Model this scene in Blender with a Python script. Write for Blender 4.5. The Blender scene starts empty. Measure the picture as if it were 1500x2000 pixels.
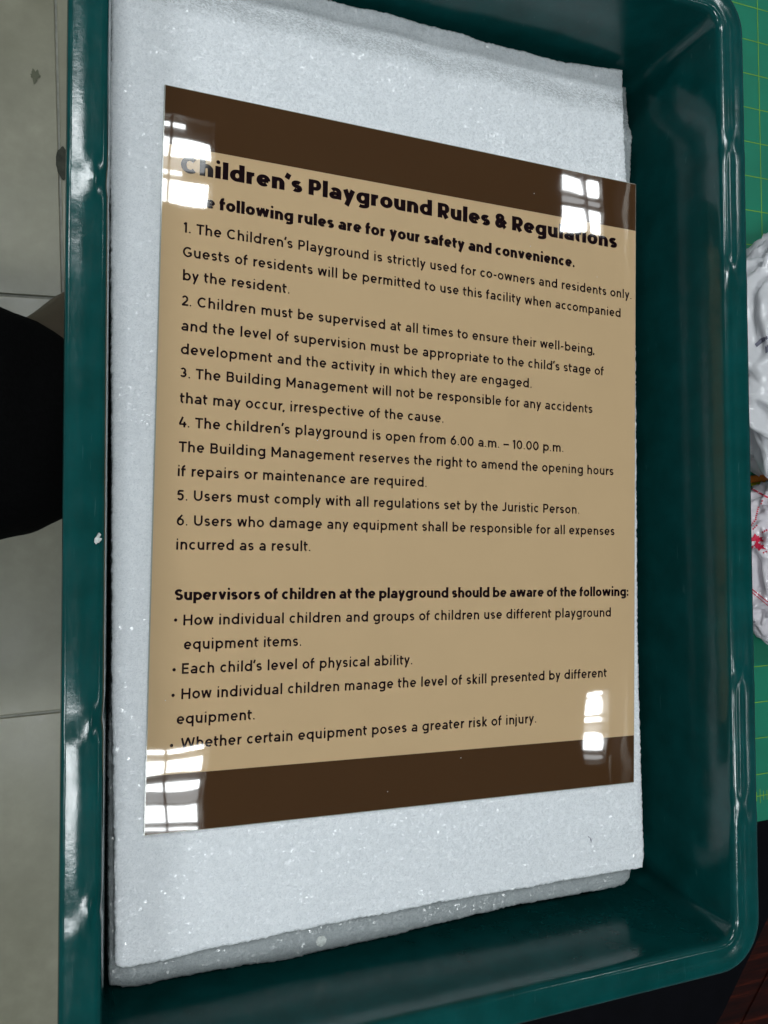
import bpy, bmesh, math, random
import numpy as np
from mathutils import Vector, Matrix, noise

random.seed(7); rng = np.random.default_rng(7)
sc = bpy.context.scene
COL = sc.collection

# ------------------------------------------------------------------ camera
F = 1560.0                                   # focal length in pixels of the 1500 x 2000 photograph
RV = np.array([-0.03698949122700522, -0.3619957347493799, 0.023110996131001385])
TV = np.array([0.01707870617840937, -0.01984851828422086, 0.355165111990771])
_t = np.linalg.norm(RV); _k = RV / _t
_K = np.array([[0, -_k[2], _k[1]], [_k[2], 0, -_k[0]], [-_k[1], _k[0], 0]])
R = (np.eye(3) + math.sin(_t) * _K + (1 - math.cos(_t)) * _K @ _K) @ np.diag([1, -1, -1.0])
CAM = -R.T @ TV
cd = bpy.data.cameras.new('camera'); cam = bpy.data.objects.new('camera', cd); COL.objects.link(cam)
cd.sensor_fit = 'VERTICAL'; cd.sensor_height = 32.0; cd.lens = F / 2000 * 32.0
cd.clip_start = 0.01; cd.clip_end = 60
M = Matrix.Identity(4)
for i in range(3):
    M[i][0] = R[0][i]; M[i][1] = -R[1][i]; M[i][2] = -R[2][i]; M[i][3] = CAM[i]
cam.matrix_world = M
sc.camera = cam

def at(x, y, z=0.0):
    """point of the horizontal plane z seen at photograph pixel (x, y)"""
    d = R.T @ np.array([(x - 750) / F, (y - 1000) / F, 1.0])
    return CAM + (z - CAM[2]) / d[2] * d

# ------------------------------------------------------------------ light and exposure
w = bpy.data.worlds.new('World'); sc.world = w; w.use_nodes = True
bg = w.node_tree.nodes['Background']
bg.inputs[0].default_value = (0.60, 0.86, 1.0, 1); bg.inputs[1].default_value = 0.12
LAMP = 42.0
sc.view_settings.view_transform = 'Standard'; sc.view_settings.look = 'None'
sc.view_settings.exposure = 0.0; sc.view_settings.gamma = 1
sc.cycles.max_bounces = 8
sc.cycles.sample_clamp_indirect = 6

# ------------------------------------------------------------------ helpers
def tag(o, label=None, cat=None, group=None, kind=None):
    if label: o['label'] = label
    if cat: o['category'] = cat
    if group: o['group'] = group
    if kind: o['kind'] = kind
    return o

def empty(name, loc=(0, 0, 0), label=None, cat=None, group=None):
    o = bpy.data.objects.new(name, None); COL.objects.link(o); o.location = loc
    o.empty_display_size = 0.02
    bpy.context.view_layer.update()
    return tag(o, label, cat, group)

def link(name, me, mat=None, parent=None, smooth=False):
    """one mesh object; world coordinates are kept when it gets a parent"""
    o = bpy.data.objects.new(name, me); COL.objects.link(o)
    if mat: me.materials.append(mat)
    if smooth:
        for p in me.polygons: p.use_smooth = True
    if parent:
        o.parent = parent
        o.matrix_parent_inverse = Matrix.Translation(parent.location).inverted() if parent.parent is None else parent.matrix_world.inverted()
    return o

def pyd(name, v, f, mat=None, parent=None, smooth=False):
    me = bpy.data.meshes.new(name); me.from_pydata([tuple(map(float, a)) for a in v], [], f); me.update()
    return link(name, me, mat, parent, smooth)

def bm_obj(name, bm, mat=None, parent=None, smooth=False):
    me = bpy.data.meshes.new(name); bmesh.ops.recalc_face_normals(bm, faces=bm.faces); bm.to_mesh(me); bm.free()
    return link(name, me, mat, parent, smooth)

def box(bm, x0, x1, y0, y1, z0, z1, mat=None):
    vs = [bm.verts.new((x, y, z)) for z in (z0, z1) for x, y in ((x0, y0), (x1, y0), (x1, y1), (x0, y1))]
    fs = [(3, 2, 1, 0), (4, 5, 6, 7), (0, 1, 5, 4), (1, 2, 6, 5), (2, 3, 7, 6), (3, 0, 4, 7)]
    return [bm.faces.new([vs[i] for i in f]) for f in fs]

class NT:
    """tiny wrapper for node materials"""
    def __init__(s, name, color=(.5, .5, .5), rough=.5, **kw):
        s.m = bpy.data.materials.new(name); s.m.use_nodes = True; s.t = s.m.node_tree
        s.b = s.t.nodes['Principled BSDF']; s.out = s.t.nodes['Material Output']
        s.b.inputs['Base Color'].default_value = (*color, 1); s.b.inputs['Roughness'].default_value = rough
        for k, v in kw.items(): s.b.inputs[k.replace('_', ' ')].default_value = v
    def n(s, typ, **kw):
        nd = s.t.nodes.new('ShaderNode' + typ)
        for k, v in kw.items():
            if k in nd.inputs and not hasattr(nd, k): nd.inputs[k].default_value = v
            else: setattr(nd, k, v)
        return nd
    def l(s, a, b): s.t.links.new(a, b)
    def coord(s, scale=(1, 1, 1)):
        tc = s.n('TexCoord'); mp = s.n('Mapping'); mp.inputs['Scale'].default_value = scale
        s.l(tc.outputs['Object'], mp.inputs['Vector']); return mp.outputs['Vector']
    def noise(s, vec, scale, detail=3, rough=.55):
        nd = s.n('TexNoise'); nd.inputs['Scale'].default_value = scale; nd.inputs['Detail'].default_value = detail
        nd.inputs['Roughness'].default_value = rough; s.l(vec, nd.inputs['Vector']); return nd.outputs['Fac']
    def ramp(s, fac, pts):
        nd = s.n('ValToRGB'); e = nd.color_ramp.elements
        while len(e) < len(pts): e.new(.5)
        for q, (p, c) in zip(e, pts): q.position = p; q.color = (*c, 1) if len(c) == 3 else c
        s.l(fac, nd.inputs[0]); return nd.outputs[0]
    def bump(s, h, strength, dist, prev=None):
        nd = s.n('Bump'); nd.inputs['Strength'].default_value = strength; nd.inputs['Distance'].default_value = dist
        s.l(h, nd.inputs['Height'])
        if prev is not None: s.l(prev, nd.inputs['Normal'])
        return nd.outputs['Normal']
    def mix(s, fac, a, b, mode='MIX'):
        nd = s.n('Mix', data_type='RGBA', blend_type=mode)
        for i, x in ((0, fac), (6, a), (7, b)):
            if isinstance(x, (int, float)): nd.inputs[i].default_value = x
            elif isinstance(x, tuple): nd.inputs[i].default_value = (*x, 1)
            else: s.l(x, nd.inputs[i])
        return nd.outputs[2]
    def set(s, **kw):
        for k, v in kw.items(): s.l(v, s.b.inputs[k.replace('_', ' ')])
        return s.m

# ------------------------------------------------------------------ materials
def foam_mat(name, base, dark):
    s = NT(name, base, .5); v = s.coord()
    big = s.noise(v, 26, 3); mid = s.noise(v, 420, 3, .75); fine = s.noise(v, 1500, 2, .8)
    c = s.ramp(fine, [(.28, dark), (.50, base)])
    c = s.mix(s.ramp(mid, [(.42, (.30,) * 3), (.60, (0, 0, 0))]), c, dark)
    nrm = s.bump(big, .35, .004)
    nrm = s.bump(mid, .2, .0006, nrm)
    nrm = s.bump(fine, .3, .0003, nrm)
    s.b.inputs['Specular IOR Level'].default_value = .3
    s.set(Base_Color=c, Normal=nrm)
    # thin glossy cell skins, every cell facing its own way: these glint
    v2 = s.n('TexVoronoi'); v2.inputs['Scale'].default_value = 1150; s.l(v, v2.inputs['Vector'])
    sub = s.n('VectorMath', operation='SUBTRACT'); s.l(v2.outputs['Color'], sub.inputs[0]); sub.inputs[1].default_value = (.5, .5, .5)
    scl = s.n('VectorMath', operation='SCALE'); s.l(sub.outputs[0], scl.inputs[0]); scl.inputs['Scale'].default_value = 1.5
    add = s.n('VectorMath', operation='ADD'); s.l(nrm, add.inputs[0]); s.l(scl.outputs[0], add.inputs[1])
    nn = s.n('VectorMath', operation='NORMALIZE'); s.l(add.outputs[0], nn.inputs[0])
    s.b.inputs['Coat Weight'].default_value = 1.0; s.b.inputs['Coat Roughness'].default_value = .14; s.b.inputs['Coat IOR'].default_value = 1.6
    s.l(nn.outputs[0], s.b.inputs['Coat Normal'])
    return s.m

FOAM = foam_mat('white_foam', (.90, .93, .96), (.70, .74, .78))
FOAM_SHADED = foam_mat('shaded_foam', (.34, .37, .38), (.25, .275, .28))  # same foam with the shade under the sheet put into its colour

def plastic_mat():
    s = NT('teal_plastic', (.002, .05, .05), .2); v = s.coord()
    n1 = s.noise(v, 60, 4); n2 = s.noise(s.coord((30, 6, 30)), 14, 5, .7)
    n3 = s.noise(s.coord((1, 1, 1)), 900, 2)
    s.l(s.ramp(n2, [(.35, (.12,) * 3), (.7, (.22,) * 3)]), s.b.inputs['Roughness'])
    c = s.ramp(n1, [(.3, (.0018, .048, .045)), (.7, (.0028, .070, .069))])
    # fine scuffs along the rim
    sc1 = s.noise(s.coord((900, 60, 300)), 1.0, 2, .5)
    c = s.mix(s.ramp(sc1, [(.70, (0,) * 3), (.78, (.20,) * 3)]), c, (.10, .22, .23))
    nrm = s.bump(n1, .16, .0012); nrm = s.bump(s.noise(v, 260, 2), .06, .0003, nrm); nrm = s.bump(n3, .05, .0002, nrm)
    return s.set(Base_Color=c, Normal=nrm)
PLASTIC = plastic_mat()

def print_mat(name, col):
    """print behind clear acrylic: one smooth gloss over every colour"""
    s = NT(name, col, .55); v = s.coord()
    s.b.inputs['Specular IOR Level'].default_value = .0
    s.b.inputs['Coat Weight'].default_value = 1; s.l(s.ramp(s.noise(v, 22, 5, .65), [(.35, (.014,) * 3), (.75, (.032,) * 3)]), s.b.inputs['Coat Roughness']); s.b.inputs['Coat IOR'].default_value = 1.49
    g = s.bump(s.noise(v, 34, 1, .4), .10, .0010)
    s.l(g, s.b.inputs['Coat Normal'])
    c = s.mix(s.noise(v, 30, 3), tuple(x * .96 for x in col), tuple(min(1, x * 1.04) for x in col))
    return s.set(Base_Color=c)
TAN = print_mat('tan_print', (.59, .415, .235))
BROWN = print_mat('brown_print', (.068, .033, .014))
INK = print_mat('black_ink', (.010, .0035, .0055))

def simple(name, col, rough=.5, nscale=40, var=.12, bump=0, bdist=.001, **kw):
    s = NT(name, col, rough, **kw); v = s.coord(); f = s.noise(v, nscale, 4)
    c = s.ramp(f, [(.3, tuple(x * (1 - var) for x in col)), (.7, tuple(min(1, x * (1 + var)) for x in col))])
    if bump: s.l(s.bump(f, bump, bdist), s.b.inputs['Normal'])
    return s.set(Base_Color=c)

ACRYL = simple('acrylic_edge', (.34, .35, .30), .1, var=.05)

def tile_mat():
    s = NT('grey_floor_tile', (.27, .27, .22), .3); v = s.coord()
    f = s.noise(v, 5, 6, .65); g = s.noise(v, 45, 5, .6)
    c = s.ramp(f, [(.28, (.215, .208, .145)), (.55, (.300, .288, .208)), (.78, (.375, .358, .265))])
    c = s.mix(s.ramp(g, [(.35, (0,) * 3), (.75, (.40,) * 3)]), c, (.22, .21, .155))
    s.l(s.ramp(f, [(.3, (.28,) * 3), (.7, (.48,) * 3)]), s.b.inputs['Roughness'])
    return s.set(Base_Color=c, Normal=s.bump(g, .15, .001))
TILE = tile_mat()
GROUT = simple('pale_grout', (.30, .30, .26), .8, 60, .2)
DIRT = simple('dark_dirt', (.045, .048, .034), .8, 90, .4)

def wood_mat():
    s = NT('red_brown_wood', (.10, .018, .006), .5); s.b.inputs['Specular IOR Level'].default_value = .2; v = s.coord((1.2, 22, 4))
    f = s.noise(v, 6, 6, .7)
    c = s.ramp(f, [(.3, (.006, .0012, .0008)), (.54, (.024, .0030, .0012)), (.76, (.10, .014, .004))])
    return s.set(Base_Color=c, Normal=s.bump(f, .2, .001))
WOOD = wood_mat()
BLACK_TOP = simple('black_tabletop', (.0018, .0018, .0032), .7, 50, .3, Specular_IOR_Level=.08)
METAL = simple('painted_metal', (.25, .25, .26), .4)
CLOTH = simple('black_cloth', (.0012, .0013, .0014), .9, 300, .5, .4, .002, Specular_IOR_Level=.1)
SKIN = simple('tan_skin', (.060, .044, .026), .55, 60, .1)
MAT_GREEN = simple('green_cutting_mat', (.008, .205, .118), .42, 18, .10, .1, .0006)
MAT_LINE = simple('yellow_green_ink', (.20, .42, .03), .5)
CHIP = simple('pale_chip', (.55, .58, .56), .7, 900, .3)

def bag_mat(name, col, alpha, rough, nscale):
    s = NT(name, col, rough); v = s.coord()
    f = s.noise(v, nscale, 5, .6)
    s.b.inputs['Specular IOR Level'].default_value = .6
    c = s.ramp(f, [(.32, tuple(x * .85 for x in col)), (.6, col)])
    s.l(c, s.b.inputs['Base Color'])
    nrm = s.bump(f, .5, .003); nrm = s.bump(s.noise(v, nscale * 4, 3), .2, .0008, nrm)
    s.l(nrm, s.b.inputs['Normal'])
    tr = s.n('BsdfTranslucent'); tr.inputs[0].default_value = (*col, 1)
    mx = s.n('MixShader'); mx.inputs[0].default_value = .12
    s.l(s.b.outputs[0], mx.inputs[1]); s.l(tr.outputs[0], mx.inputs[2])
    ts = s.n('BsdfTransparent'); m2 = s.n('MixShader'); m2.inputs[0].default_value = alpha
    s.l(ts.outputs[0], m2.inputs[1]); s.l(mx.outputs[0], m2.inputs[2]); s.l(m2.outputs[0], s.out.inputs[0])
    return s.m
BAG = bag_mat('white_bag_film', (.93, .93, .96), .96, .22, 16)
CLEAR = bag_mat('clear_bag_film', (.93, .88, .93), .90, .12, 30)
RED = simple('red_ink', (.60, .015, .06), .4)
INKG = simple('grey_ink', (.16, .16, .22), .5)
ORANGE = simple('orange_card', (.75, .18, .02), .5)
YELLOW = simple('yellow_card', (.75, .60, .03), .5)

def emit(name, col, k):
    s = NT(name, (0, 0, 0), .5); s.b.inputs['Emission Color'].default_value = (*col, 1); s.b.inputs['Emission Strength'].default_value = k
    return s.m
TUBE = emit('lit_tube', (.93, .98, 1.0), LAMP)
GLOW = emit('lit_reflector', (.93, .98, 1.0), LAMP * .16)
HOUSING = simple('grey_enamel', (.22, .22, .21), .35)
CEIL = simple('ceiling_paint', (.46, .45, .40), .9, 3)
CEIL_DARK = simple('dark_wall_paint', (.010, .007, .006), .9, 3)

# ------------------------------------------------------------------ lettering: every glyph drawn as pen strokes
def arc(cx, cy, rx, ry, a0, a1, n=None):
    n = n or max(4, int(abs(a1 - a0) / 14)); return [(cx + rx * math.cos(math.radians(a0 + (a1 - a0) * k / n)), cy + ry * math.sin(math.radians(a0 + (a1 - a0) * k / n))) for k in range(n + 1)]
def glyph(ch, V, H):
    """strokes (list of point lists) and outer width, cap height .70, x height .52"""
    xh, cap, asc, dsc = .525, .70, .745, -.20
    b = V > .16; k_ = .135 if b else 0
    L_, B_, T_, C_ = V / 2, H / 2, xh - H / 2, cap - H / 2
    S = []; W = .5
    def oval(W, y0=B_, y1=T_, a0=0, a1=360): return arc(W / 2, (y0 + y1) / 2, W / 2 - L_, (y1 - y0) / 2, a0, a1)
    if ch in 'nhmru':
        W = {'n': .47, 'h': .47, 'm': .765, 'r': .30, 'u': .47}[ch] + k_ * (1.3 if ch == 'm' else .8); R_ = W - L_
        if ch == 'm':
            M_ = W / 2
            S = [[(L_, 0), (L_, xh)]] + [arc((a + c) / 2, T_ - .16, (c - a) / 2, .16, 180, 0) + [(c, 0)] for a, c in ((L_, M_), (M_, R_))]
        elif ch == 'u':
            S = [[(L_, xh)] + arc((L_ + R_) / 2, B_ + .17, (R_ - L_) / 2, .17, 180, 360), [(R_, 0), (R_, xh)]]
        elif ch == 'r':
            S = [[(L_, 0), (L_, xh)], arc(L_ + .20, T_ - .19, .20, .19, 180, 82)]
        else:
            S = [[(L_, 0), (L_, asc if ch == 'h' else xh)], arc((L_ + R_) / 2, T_ - .17, (R_ - L_) / 2, .17, 180, 0) + [(R_, 0)]]
    elif ch == 'o': W = .535 + k_ * .7; S = [oval(W)]
    elif ch == 'c': W = .46 + k_ * .7; S = [arc((W + .05) / 2, (B_ + T_) / 2, (W + .05) / 2 - L_, (T_ - B_) / 2, 46, 314)]
    elif ch == 'e':
        W = .52 + k_ * .7; m = (B_ + T_) / 2; S = [arc(W / 2, m, W / 2 - L_, (T_ - B_) / 2, -3, 316), [(L_, m - .004), (W - L_ * .7, m - .004)]]
    elif ch == 'a':
        W = .475 + k_ * .8; R_ = W - L_; bh = .305 if not b else .33; cx = L_ + .12
        S = [arc((L_ + R_) / 2 + .005, T_ - .155, (R_ - L_) / 2, .155, 146, 0) + [(R_, 0)],
             [(R_, bh - H / 2)] + arc(cx, (bh - H / 2 + B_) / 2, cx - L_, (bh - H / 2 - B_) / 2, 90, 270) + arc(R_ - .14, B_ + .13, .14, .13, 270, 350)]
    elif ch in 'bpdqg':
        W = .545 + k_ * .7; R_ = W - L_
        S = [oval(W)]
        if ch in 'bp': S.append([(L_, asc if ch == 'b' else xh), (L_, 0 if ch == 'b' else dsc)])
        elif ch in 'dq': S.append([(R_, asc if ch == 'd' else xh), (R_, 0 if ch == 'd' else dsc)])
        else: S.append([(R_, xh)] + arc(W / 2, -.035, W / 2 - L_, .165 - B_, 0, -142))
    elif ch == 'f':
        W = .33 + k_ * .5; S = [[(.115 + k_ * .3, 0)] + arc(.115 + k_ * .3 + .13, asc - H / 2 - .13, .13, .13, 180, 78), [(0, T_), (W - .02, T_)]]
    elif ch == 't':
        W = .33 + k_ * .5; x = .115 + k_ * .3; S = [[(x, .665)] + arc(x + .12, B_ + .12, .12, .12, 180, 275), [(0, T_), (W - .01, T_)]]
    elif ch == 'l': W = V; S = [[(L_, 0), (L_, asc)]]
    elif ch in 'ij':
        W = V; S = [[(L_, 0), (L_, xh)]] if ch == 'i' else [[(L_, xh)] + arc(L_ - .10, -.08, .10, .12 - B_, 0, -85)]
        r = .052 if not b else .085; S.append(('dot', (L_, .685 if not b else .70), r))
    elif ch == 'k': W = .45 + k_; S = [[(L_, 0), (L_, asc)], [(L_, .19), (W - V * .65, xh)], [(.16 + k_ * .5, .25), (W - V * .55, 0)]]
    elif ch == 's':
        W = .41 + k_ * .7; ry = (T_ - B_) / 4; m = W / 2; rx = W / 2 - L_
        p = arc(m, T_ - ry, rx, ry, 28, 270) + arc(m, B_ + ry, rx, ry, 90, -152)[1:]
        for _ in range(2): p = [p[0]] + [((p[i - 1][0] + p[i][0] * 2 + p[i + 1][0]) / 4, (p[i - 1][1] + p[i][1] * 2 + p[i + 1][1]) / 4) for i in range(1, len(p) - 1)] + [p[-1]]
        S = [p]
    elif ch in 'vy':
        W = .49 + k_; m = W / 2
        S = [[(V * .55, xh), (m, H * .3)], [(W - V * .55, xh), (m, H * .3)] if ch == 'v' else [(W - V * .55, xh), (m - .115, dsc)]]
    elif ch == 'w': W = .74 + k_ * 1.6; q = W / 4; S = [[(V * .55, xh), (q + V * .1, H * .25)], [(q + V * .1, H * .25), (2 * q, xh)], [(2 * q, xh), (3 * q - V * .1, H * .25)], [(3 * q - V * .1, H * .25), (W - V * .55, xh)]]
    elif ch == 'x': W = .47 + k_; S = [[(V * .6, xh), (W - V * .6, 0)], [(W - V * .6, xh), (V * .6, 0)]]
    elif ch in 'CG':
        W = .64 + k_ * .6; S = [arc(W / 2 + .02, (B_ + C_) / 2, W / 2 - L_ + .02, (C_ - B_) / 2, 44, 316 if ch == 'C' else 340)]
        if ch == 'G': S.append([(W - L_ - .02, .12), (W - L_ - .02, .36)]); S.append([(W * .56, .36 - H / 2), (W - .02, .36 - H / 2)])
    elif ch in 'PRB':
        W = {'P': .51, 'R': .53, 'B': .54}[ch] + k_ * .6; R_ = W - L_ - (.02 if ch == 'B' else 0); mid = .30 if ch != 'B' else .365; r = (C_ - mid) / 2
        S = [[(L_, 0), (L_, cap)], [(L_, C_), (R_ - r * .95, C_)] + arc(R_ - r * .95, (C_ + mid) / 2, r * .95, r, 90, -90) + [(L_, mid)]]
        if ch == 'R': S.append([(W * .46, mid), (W - V * .55, 0)])
        if ch == 'B': r2 = (mid - B_) / 2; R_ = W - L_; S.append([(L_, mid), (R_ - r2, mid)] + arc(R_ - r2, (mid + B_) / 2, r2, r2, 90, -90) + [(L_, B_)])
    elif ch == 'T': W = .54 + k_ * .7; S = [[(0, C_), (W, C_)], [(W / 2, 0), (W / 2, C_)]]
    elif ch == 'M': W = .70 + k_; S = [[(L_, 0), (L_, cap)], [(W - L_, 0), (W - L_, cap)], [(L_ * 1.1, cap - V * .4), (W / 2, .17)], [(W - L_ * 1.1, cap - V * .4), (W / 2, .17)]]
    elif ch == 'U': W = .60; S = [[(L_, cap)] + arc(W / 2, B_ + .235, W / 2 - L_, .235, 180, 360) + [(W - L_, cap)]]
    elif ch == 'J': W = .40; S = [[(W - L_, cap)] + arc(W - L_ - .16, B_ + .17, .16, .17, 0, -140)]
    elif ch == 'S':
        W = .52 + k_ * .7; ry = (C_ - B_) / 4; m = W / 2; rx = W / 2 - L_
        p = arc(m, C_ - ry, rx, ry, 28, 270) + arc(m, B_ + ry, rx, ry, 90, -152)[1:]
        for _ in range(3): p = [p[0]] + [((p[i - 1][0] + p[i][0] * 2 + p[i + 1][0]) / 4, (p[i - 1][1] + p[i][1] * 2 + p[i + 1][1]) / 4) for i in range(1, len(p) - 1)] + [p[-1]]
        S = [p]
    elif ch == 'H': W = .62; S = [[(L_, 0), (L_, cap)], [(W - L_, 0), (W - L_, cap)], [(L_, .36), (W - L_, .36)]]
    elif ch == 'E': W = .47; S = [[(L_, 0), (L_, cap)], [(L_, C_), (W, C_)], [(L_, .36), (W - .03, .36)], [(L_, B_), (W, B_)]]
    elif ch == 'W': W = .98; q = W / 4; S = [[(V * .6, cap), (q, H * .3)], [(q, H * .3), (2 * q, cap)], [(2 * q, cap), (3 * q, H * .3)], [(3 * q, H * .3), (W - V * .6, cap)]]
    elif ch == '0': W = .54; S = [oval(W, B_, C_)]
    elif ch == '1': W = .24; S = [[(W - L_, 0), (W - L_, cap)], [(W - L_, cap - .03), (.03, cap - .135)]]
    elif ch == '2': W = .46; S = [arc(.225, C_ - .18, .225 - L_, .18, 158, -38) + [(.06, B_)], [(.02, B_), (W, B_)]]
    elif ch == '3': W = .46; S = [arc(.215, C_ - .155, .205 - L_, .155, 150, -90), arc(.215, B_ + .18, .235 - L_, (C_ - .31 - B_) / 2, 90, -150)]
    elif ch == '4': W = .50; S = [[(.36, 0), (.36, .38)], [(.25, cap), (.04, .15 + B_)], [(.02, .15 + B_), (W, .15 + B_)]]
    elif ch == '5': W = .46; S = [[(.42, C_), (.08, C_)], [(.09, C_), (.07, .37)], [(.07, .39)] + arc(.21, B_ + .19, .24 - L_, .19, 112, -150)]
    elif ch == '6': W = .50; S = [oval(W, B_, .43), [(.36, cap), (.20, .52)] + arc(W / 2, .24, W / 2 - L_, .30, 128, 180)]
    elif ch == '&':
        W = .66; S = [arc(.27, C_ - .115, .125, .115, -60, 240) + [(.56, .03)], [(.30, .44), (.17, .36)] + arc(.24, B_ + .135, .24 - L_, .135, 125, 320) + [(.60, .37)]]
    elif ch in '.:': r = .052 if not b else .085; W = 2 * r; S = [('dot', (r, r), r)] + ([('dot', (r, .40), r)] if ch == ':' else [])
    elif ch == ',': W = .10; S = [[(.065, .07), (.02, -.10)]]
    elif ch == '\u2019': W = .14 + k_ * .6; S = [[(W - .04 - k_ * .25, .76), (.03 + k_ * .1, .53)]]
    elif ch == '-': W = .25; S = [[(0, .27), (W, .27)]]
    elif ch == '\u2013': W = .50; S = [[(0, .29), (W, .29)]]
    else: return [], 0
    return S, W
BEAR = {'stem': .062, 'round': .038, 'diag': .008}
def bear(ch, b):
    l = 'round' if ch in 'oceadqgCGO0S65s&3' else 'diag' if ch in 'vwyxftTW,\u2019\u20131J24j' else 'stem'
    r = 'round' if ch in 'obpecCGPRBDS0653&s' else 'diag' if ch in 'vwyxftTWrkL2\u2019\u20134c' else 'stem'
    q = .55 if b else 1
    return BEAR[l] * q + (.012 if not b else .006), BEAR[r] * q + (.012 if not b else .006)
def lettering(body, V, H, track=0.0, space=.25):
    """vertices, faces and advance width of a line at size 1; strokes are a hair apart in height"""
    v, f = [], []; x = 0; b = V > .16; first = True
    for ch in body:
        if ch == ' ': x += space; continue
        S, W = glyph(ch, V, H); lb, rb = bear(ch, b)
        if not first: x += lb
        first = False
        for si, s in enumerate(S):
            z = si + (1 if len(v) else 0) * 0
            if s and s[0] == 'dot':
                _, (cx, cy), r = s; k0 = len(v); v += [(x + cx + r * math.cos(2 * math.pi * k / 14), cy + r * math.sin(2 * math.pi * k / 14), z) for k in range(14)]; f.append(tuple(range(k0, k0 + 14))); continue
            P = [np.array(p) for p in s]
            P = [p for i, p in enumerate(P) if i == 0 or np.linalg.norm(p - P[i - 1]) > 1e-4]
            closed = np.linalg.norm(P[0] - P[-1]) < 1e-3 and len(P) > 4
            if closed: P = P[:-1]
            k0 = len(v); n = len(P)
            for i, p in enumerate(P):
                a = P[i - 1] if (i or closed) else None; c = P[(i + 1) % n] if (i < n - 1 or closed) else None
                d1 = (p - a) / np.linalg.norm(p - a) if a is not None else None; d2 = (c - p) / np.linalg.norm(c - p) if c is not None else None
                d = d1 if d2 is None else d2 if d1 is None else d1 + d2
                d = d / (np.linalg.norm(d) + 1e-9); nn = np.array([-d[1], d[0]])
                mit = 1.0
                if d1 is not None and d2 is not None:
                    cs_ = max(.5, float(np.dot(nn, [-d1[1], d1[0]]))); mit = 1 / cs_
                hw = 1 / math.sqrt((nn[0] / V) ** 2 + (nn[1] / H) ** 2) / 2 * mit if False else (math.hypot(nn[0] * V, nn[1] * H)) / 2 * mit
                for sg in (1, -1):
                    q = p + nn * hw * sg; v.append((x + q[0], q[1], z))
            for i in range(n - (0 if closed else 1)):
                j = (i + 1) % n; f.append((k0 + 2 * i, k0 + 2 * i + 1, k0 + 2 * j + 1, k0 + 2 * j))
        x += W + rb + track
    return v, f
def text_line(name, body, mat, parent, size, org, width, st, ex=(1, 0), ey=(0, 1), z=0.0):
    V, H, tr_, sp = st
    v, f = lettering(body, V, H, tr_, sp); co = np.array(v, float); x0, x1 = co[:, 0].min(), co[:, 0].max()
    fx = size if width is None else width / (x1 - x0)
    ex = np.array(ex); ey = np.array(ey); out = []
    for a in co:
        q = np.array(org[:2]) + ex * (a[0] - x0) * fx + ey * a[1] * size; out.append((q[0], q[1], z + a[2] * 4e-6))
    f2 = []
    for q in f:   # all faces look up
        A = sum(out[q[k]][0] * out[q[(k + 1) % len(q)]][1] - out[q[(k + 1) % len(q)]][0] * out[q[k]][1] for k in range(len(q)))
        f2.append(q if A > 0 else q[::-1])
    return pyd(name, out, f2, mat, parent), fx / size

# ------------------------------------------------------------------ the setting: floor of single tiles
ZF = -0.925
ga = math.atan2(-.173 + .181, .328 - .479)         # direction of the long joint
ux = np.array([math.cos(.053), math.sin(.053)]); uy = np.array([-ux[1], ux[0]])
O = np.array([-.176, .318])                         # a joint crossing
T = .60
def fp(i, j): return O + ux * i * T + uy * j * T
fl = pyd('floor', [(*fp(-5, -5), ZF - .003), (*fp(7, -5), ZF - .003), (*fp(7, 6), ZF - .003), (*fp(-5, 6), ZF - .003)], [(0, 1, 2, 3)], GROUT)
tag(fl, 'grey stone-look tiled floor with pale joints far below the tray', kind='structure')
def tile_mesh():
    bm = bmesh.new(); h = T / 2 - .0016
    box(bm, -h, h, -h, h, -.008, 0)
    bmesh.ops.bevel(bm, geom=[e for e in bm.edges if all(v.co.z > -.001 for v in e.verts)], offset=.0012, segments=1, affect='EDGES')
    me = bpy.data.meshes.new('tile'); bm.to_mesh(me); bm.free(); me.materials.append(TILE); return me
tm = tile_mesh()
for i in range(-3, 4):
    for j in range(-3, 3):
        c = fp(i + .5, j + .5)
        o = bpy.data.objects.new('tile', tm); COL.objects.link(o)
        o.location = (c[0], c[1], ZF + random.uniform(-.0004, .0004)); o.rotation_euler = (0, 0, .053)
        o.parent = fl

def blot(name, c, rx, ry, z, mat, parent=None, n=26, jag=.35, rot=0, seed=0, thick=.0):
    r_ = random.Random(seed); v = []
    for k in range(n):
        a = 2 * math.pi * k / n; q = 1 + jag * (noise.noise(Vector((math.cos(a) * 1.7 + seed, math.sin(a) * 1.7, seed))) + r_.uniform(-.3, .3))
        x, y = rx * q * math.cos(a), ry * q * math.sin(a)
        v.append((c[0] + x * math.cos(rot) - y * math.sin(rot), c[1] + x * math.sin(rot) + y * math.cos(rot), z))
    v.append((c[0], c[1], z + thick))
    return pyd(name, v, [(k, (k + 1) % n, n) for k in range(n)], mat, parent)
blot('dirt_spot', at(124, 318, ZF), .0105, .024, ZF + .0015, DIRT, fl, seed=3, jag=.22)
blot('dirt_spot', at(68, 150, ZF), .006, .008, ZF + .0015, simple('faint_dirt', (.13, .135, .085), .7), fl, seed=5, jag=.7)

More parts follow.
